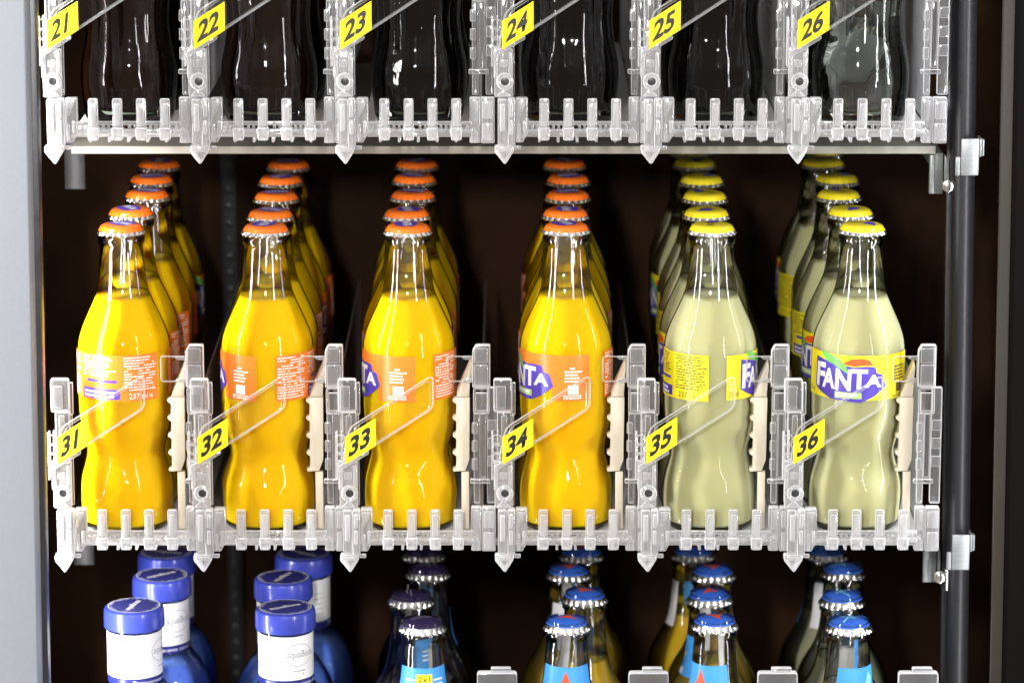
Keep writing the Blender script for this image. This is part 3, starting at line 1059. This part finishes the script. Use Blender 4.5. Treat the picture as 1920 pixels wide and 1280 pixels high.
f_brown, f_black, f_clear = make_fluted(M['cola_brown'], 'b'), make_fluted(M['cola'], 'k'), make_fluted(M['soda'], 'c')
up_x = [242, 505, 786, 1070, 1343, 1614]
seen = set()
for i in range(6):
    src = f_brown if i < 2 else f_black if i < 5 else f_clear
    for k in range(2):
        X = x_at(up_x[i], 0, Z_TOP + 0.03) + (0.004 if k else 0) * (i - 2.5) * -0.5
        what = ['see-through brown cola bottle', 'see-through brown cola bottle', 'black cola bottle', 'black cola bottle', 'black cola bottle', 'clear soda bottle'][i]
        lab = f'{what} with fluted glass, {ORD[k]} behind number card {NUMS[Z_TOP][i]}'
        rot = math.radians([10, 28, -8, 17, 5, 22][i] + 13 * k)
        if src.name not in seen:
            seen.add(src.name)
            src.location, src.rotation_euler = (X, 0.063 * k, Z_TOP), (0, 0, rot)
            src['label'] = lab
        else:
            dup(src, (X, 0.063 * k, Z_TOP), rot, lab)

# --- bottom row: blue water bottles
Z_BTL = Z_LOW + 0.004
H_BLUE = -0.0575 - Z_BTL      # cap top height
hb = H_BLUE * 1000
def make_blue():
    t = thing('water_bottle', 'blue water bottle', 'bottle', (0, 0, 0), 0, 'blue water bottles')
    prof = smooth_profile([(0, 30), (2, 33), (8, 35.5), (60, 35.5), (hb - 120, 35.5), (hb - 104, 35.4), (hb - 90, 34.8), (hb - 76, 32.4), (hb - 66, 28.6), (hb - 58, 23.6), (hb - 53, 19.8), (hb - 50.5, 18.3), (hb - 47, 18.0), (hb - 14, 18.0), (hb - 9, 17.2)], 3.0)
    bm = bmesh.new()
    lathe(bm, [(z, r - 0.7) for z, r in prof if z > 3 and z < hb - 56], 56)
    obj('water', bm, M['blue_water'], t, angle=60)
    bm = bmesh.new()
    lathe(bm, prof, 56, None, True, False)
    obj('bottle_wall', bm, M['glass_blue'], t, angle=60)
    # screw cap
    def ridg(th, z, r):
        return r + (0.12 * math.sin(60 * th) if hb - 11.5 < z < hb - 4 else 0)
    bm = bmesh.new()
    lathe(bm, [(hb - 13.6, 19.0), (hb - 13.6, 20.0), (hb - 12.6, 20.25), (hb - 3.2, 20.0), (hb - 1.2, 19.5), (hb - 0.2, 18.2), (hb, 16.9)], 120, ridg, True, True, lambda z, i: 2 if i >= 7 else 0)
    b = bmesh.new()
    for rr, w_ in ((16.6, 0.7), (12.6, 0.001)):
        for k in range(72):
            a0, a1 = 2 * PI * k / 72, 2 * PI * (k + 1) / 72
            if rr == 16.6:
                b.faces.new([b.verts.new((q * math.cos(a) * MM, q * math.sin(a) * MM, (hb + 0.06) * MM)) for q, a in ((rr, a0), (rr + w_, a0), (rr + w_, a1), (rr, a1))])
    for k in range(40):
        if random.random() < 0.75:
            a0 = 2 * PI * k / 40
            a1 = a0 + 0.09
            b.faces.new([b.verts.new((q * math.cos(a) * MM, q * math.sin(a) * MM, (hb + 0.06) * MM)) for q, a in ((14.9, a0), (15.7, a0), (15.7, a1), (14.9, a1))])
    merge(bm, b, 1)
    tb, w, h = text_flat('aquaBona', 1.0, 0.03)
    for v in tb.verts:
        v.co = Vector((-11.5 + 23 * v.co.x / w, -2.6 + 6.0 * v.co.y / h, hb + 0.07)) * MM
    merge(bm, tb, 1)
    obj('cap', bm, [M['blue_plastic'], M['white'], M['navy']], t)
    # paper collar, oval mark, navy band with script
    W = Wrap([(0, 18.3), (400, 18.3)], 18.3)
    L = 2 * PI * 18.3
    W.rect(-L / 2, L / 2 - 0.01, hb - 45.5, hb - 15.6, 0, 0)
    for k in range(28):
        a0, a1 = 2 * PI * k / 28, 2 * PI * (k + 1) / 28
        b = bmesh.new()
        b.faces.new([b.verts.new((9.8 * q * math.cos(a), hb - 28.5 + 7.4 * q * math.sin(a), 0)) for q, a in ((1, a0), (1.04, a0), (1.04, a1), (1, a1))])
        W.add(b, 1, 1, False)
    W.text('aquaBona', -8.6, 12.5, hb - 31.5, hb - 25.4, 1, 1, 0.0)
    W.lines(-4, 7, hb - 43.5, hb - 37.5, 2.2, 1, 1, 0.7)
    for u0 in (24, -38):
        W.lines(u0, u0 + 10, hb - 42, hb - 22, 3.6, 1, 1, 0.5)
    W.rect(-L / 2, L / 2 - 0.01, hb - 51.2, hb - 45.9, 0, 2)
    W.text('Transparente como el agua', -24, 24, hb - 50.2, hb - 47.0, 1, 3, 0.0)
    obj('collar_label', W.bm, [M['paper'], M['greyprint'], M['navy'], M['white']], t, angle=60)
    return t

blue0 = make_blue()
BL = [[(251, 1134), (303, 1077), (312, 1034)], [(535, 1137), (531, 1081), (569, 1036)]]
BLR = [[75, 40, 160], [32, 66, 140]]
n = 0
for i, cap_list in enumerate(BL):
    for k, (px, py) in enumerate(cap_list):
        P = on_floor(px, py, Z_BTL + H_BLUE)
        lab = f'blue water bottle with white paper collar, {ORD[k]} one below number card {NUMS[Z_MID][i]}'
        rot = math.radians(BLR[i][k])
        if n == 0:
            blue0.location, blue0.rotation_euler, blue0['label'] = (P.x, P.y, Z_BTL), (0, 0, rot), lab
        else:
            dup(blue0, (P.x, P.y, Z_BTL), rot, lab)
        n += 1

# --- bottom row: crown-capped bottles with blue neck labels
H_SP = -0.0645 - Z_BTL
hs = H_SP * 1000
def make_sport(kind, dmat, fill):
    t = thing('drink_bottle', 'neck label bottle', 'bottle', (0, 0, 0), 0, 'neck labelled bottles on the lowest shelf')
    prof = smooth_profile([(0, 28), (2, 31), (8, 33.5), (50, 33.5), (hs - 112, 33.5), (hs - 98, 33.4), (hs - 86, 32.6), (hs - 76, 30.0), (hs - 67, 25.6), (hs - 59, 20.8), (hs - 51, 17.6), (hs - 42, 16.0), (hs - 32, 15.0), (hs - 24, 14.3), (hs - 15, 13.8), (hs - 13.6, 14.2), (hs - 12.4, 15.2), (hs - 8.5, 15.2), (hs - 7.2, 14.0), (hs - 6, 13.0), (hs - 1.5, 13.0)], 2.4)
    bm = bmesh.new()
    lathe(bm, [(z, r - 0.8) for z, r in prof if z > 5 and z < fill], 56)
    obj('drink', bm, dmat, t, angle=60)
    bm = bmesh.new()
    lathe(bm, prof, 56, None, True, False)
    obj('glass', bm, M['glass'], t, angle=60)
    W = Wrap(prof, 16.0)
    top = hs - 30.5
    W.poly([(-19, top), (-6, top - 0.4), (6, top - 0.4), (19, top), (21, hs - 50), (20, hs - 58), (-20, hs - 58), (-21, hs - 50)], 0, 0)
    if kind == 'A':
        W.poly([(0, top - 3), (5.6, top - 18), (3.0, top - 17), (0, top - 12), (-3.2, top - 16), (-6, top - 18)], 1, 1)
        W.poly([(-7, top - 17), (0, top - 15.2), (7.4, top - 11.6), (7.6, top - 13.2), (0, top - 18), (-7, top - 19.8)], 2, 2)
        W.rect(-8, 8, top - 27, top - 22, 1, 3)
    elif kind == '2x1':
        W.rect(-5.6, 5.6, top - 10.6, top - 4.4, 1, 2)
        W.text('2x1', -4.2, 4.2, top - 9.6, top - 5.6, 2, 4, 0.01)
        for v in (top - 9, top - 12, top - 15):
            W.rect(-14, -6.6, v, v + 1.2, 1, 3)
            W.rect(6.6, 14, v, v + 1.2, 1, 3)
    else:
        W.poly([(4, top - 4), (8, top - 8), (6.5, top - 12), (10, top - 16), (3, top - 15), (0, top - 20), (0.5, top - 12)], 1, 5)
        W.poly([(-6, top - 18), (-2, top - 14), (0, top - 22), (-5, top - 24)], 1, 5)
    # paper strip up the rear of the neck
    W.rect(34, 45, hs - 56, hs - 24, 0, 3)
    obj('neck_label', W.bm, [M['sky_print'], M['red_print'], M['yellow_print'], M['paper'], M['brown_print'], M['cyan_print']], t, angle=60)
    pm = M['cap_purple'] if kind == '2x1' else M['cap_blue']
    if kind == 'A':
        pr = [('poly', 2, [(-7, -1), (7.5, -3.5), (3, 0.8), (1.5, 7), (-1.6, 2.2)])]
    elif kind == '2x1':
        pr = [('poly', 3, [(-8, -2), (6, 1.6), (7, 2.6), (-7, -0.8)]), ('poly', 3, [(-5, 1.2), (6, 4), (6.6, 5), (-4, 2.6)])]
    else:
        pr = [('poly', 4, [(-8, -4), (8, 4), (8.4, 5.4), (-7.6, -2.4)]), ('poly', 4, [(-3, 5.4), (1.6, -3.6), (3.2, -3.6), (-1.4, 5.4)]), ('poly', 4, [(2, -0.6), (9, -2.4), (9, -1.2), (2, 0.8)])]
    crown_cap('cap', hs - 8.6, pm, 'steel', t, 15.6, 1.8, art=[pm, M['steel'], M['red_print'], M['greyprint'], M['cyan_print']], prints=pr)
    return t

SP = [('2x1', M['deep'], hs - 60, [(792, 1166), (766, 1116), (803, 1066), (789, 1033)], [5, 80, 150, 190]),
      ('A', M['amber'], hs - 46, [(1063, 1164), (1091, 1114), (1061, 1067), (1094, 1032)], [-3, 160, 190, 170]),
      ('A', M['amber'], hs - 46, [(1341, 1164), (1332, 1115), (1337, 1067), (1300, 1031)], [-38, -100, 190, 150]),
      ('cyan', M['pale'], hs - 44, [(1592, 1166), (1575, 1116), (1583, 1066), (1544, 1030)], [38, 100, 170, 200])]
COLN = ['dark violet capped clear bottle', 'golden bottle with orange-marked blue cap', 'golden bottle with orange-marked blue cap', 'pale drink bottle with blue cap and cyan mark']
sport = {}
for i, (kind, dm, fill, caps, rots) in enumerate(SP):
    for k, (px, py) in enumerate(caps):
        P = on_floor(px, py, Z_BTL + H_SP - 0.0035)
        lab = f'{COLN[i]}, {ORD[k]} one below number card {NUMS[Z_MID][i + 2]}'
        rot = math.radians(rots[k])
        if kind not in sport:
            sport[kind] = make_sport(kind, dm, fill)
            sport[kind].location, sport[kind].rotation_euler, sport[kind]['label'] = (P.x, P.y, Z_BTL), (0, 0, rot), lab
        else:
            dup(sport[kind], (P.x, P.y, Z_BTL), rot, lab, lean=0.009)

# --- lowest shelf and the tops of its tray posts
t = thing('shelf', 'lowest metal shelf under the blue water bottles and neck labelled bottles', 'shelf', (0, 0, Z_LOW), 0, 'shelves of the vending machine')
bm = bmesh.new()
bx(bm, -300, 285, -35, 440, 0, 3.7, 0.5)
obj('deck', bm, M['shelf_paint'], t)
bm = bmesh.new()
bx(bm, -300, 285, -38, -35.2, -16, 3.7, 0.5)
obj('front_edge', bm, M['shelf_paint'], t)
GP = [(932, 1254, 'between the dark violet capped bottle and the golden bottle'), (1216, 1254, 'between the two front golden drink bottles'), (1458, 1250, 'beside the front pale drink bottle'), (1722, 1247, 'at the end of the lowest shelf near the rail')]
g0 = None
for px, py, where in GP:
    P = at(px, py, -0.03)
    hgt = (P.z - Z_LOW) * 1000 - 4
    lab = f'clear plastic guide post standing {where}'
    if g0 is None:
        g0 = thing('guide_post', lab, 'guide post', (P.x, -0.03, Z_LOW + 0.0038), 0, 'guide posts of the lowest shelf')
        bm = bmesh.new()
        prism(bm, rounded([(-13, 60), (13, 60), (13, hgt - 1.5), (-13, hgt - 1.5)], 2.0, 3), -4, 4, 0.8)
        bx(bm, -4, 9, -3, 3, hgt - 1.2, hgt + 1.5, 0.6)
        bx(bm, -9, 9, -3.2, 3.2, 0, 59.6, 0.6)
        obj('post', bm, M['clear'], g0)
        bm = bmesh.new()
        bx(bm, -18, 18, -8, 8, -0.0, 3, 0.6)
        obj('foot', bm, M['bright'], g0)
    else:
        dup(g0, (P.x, -0.03, Z_LOW + 0.0038), 0, lab)
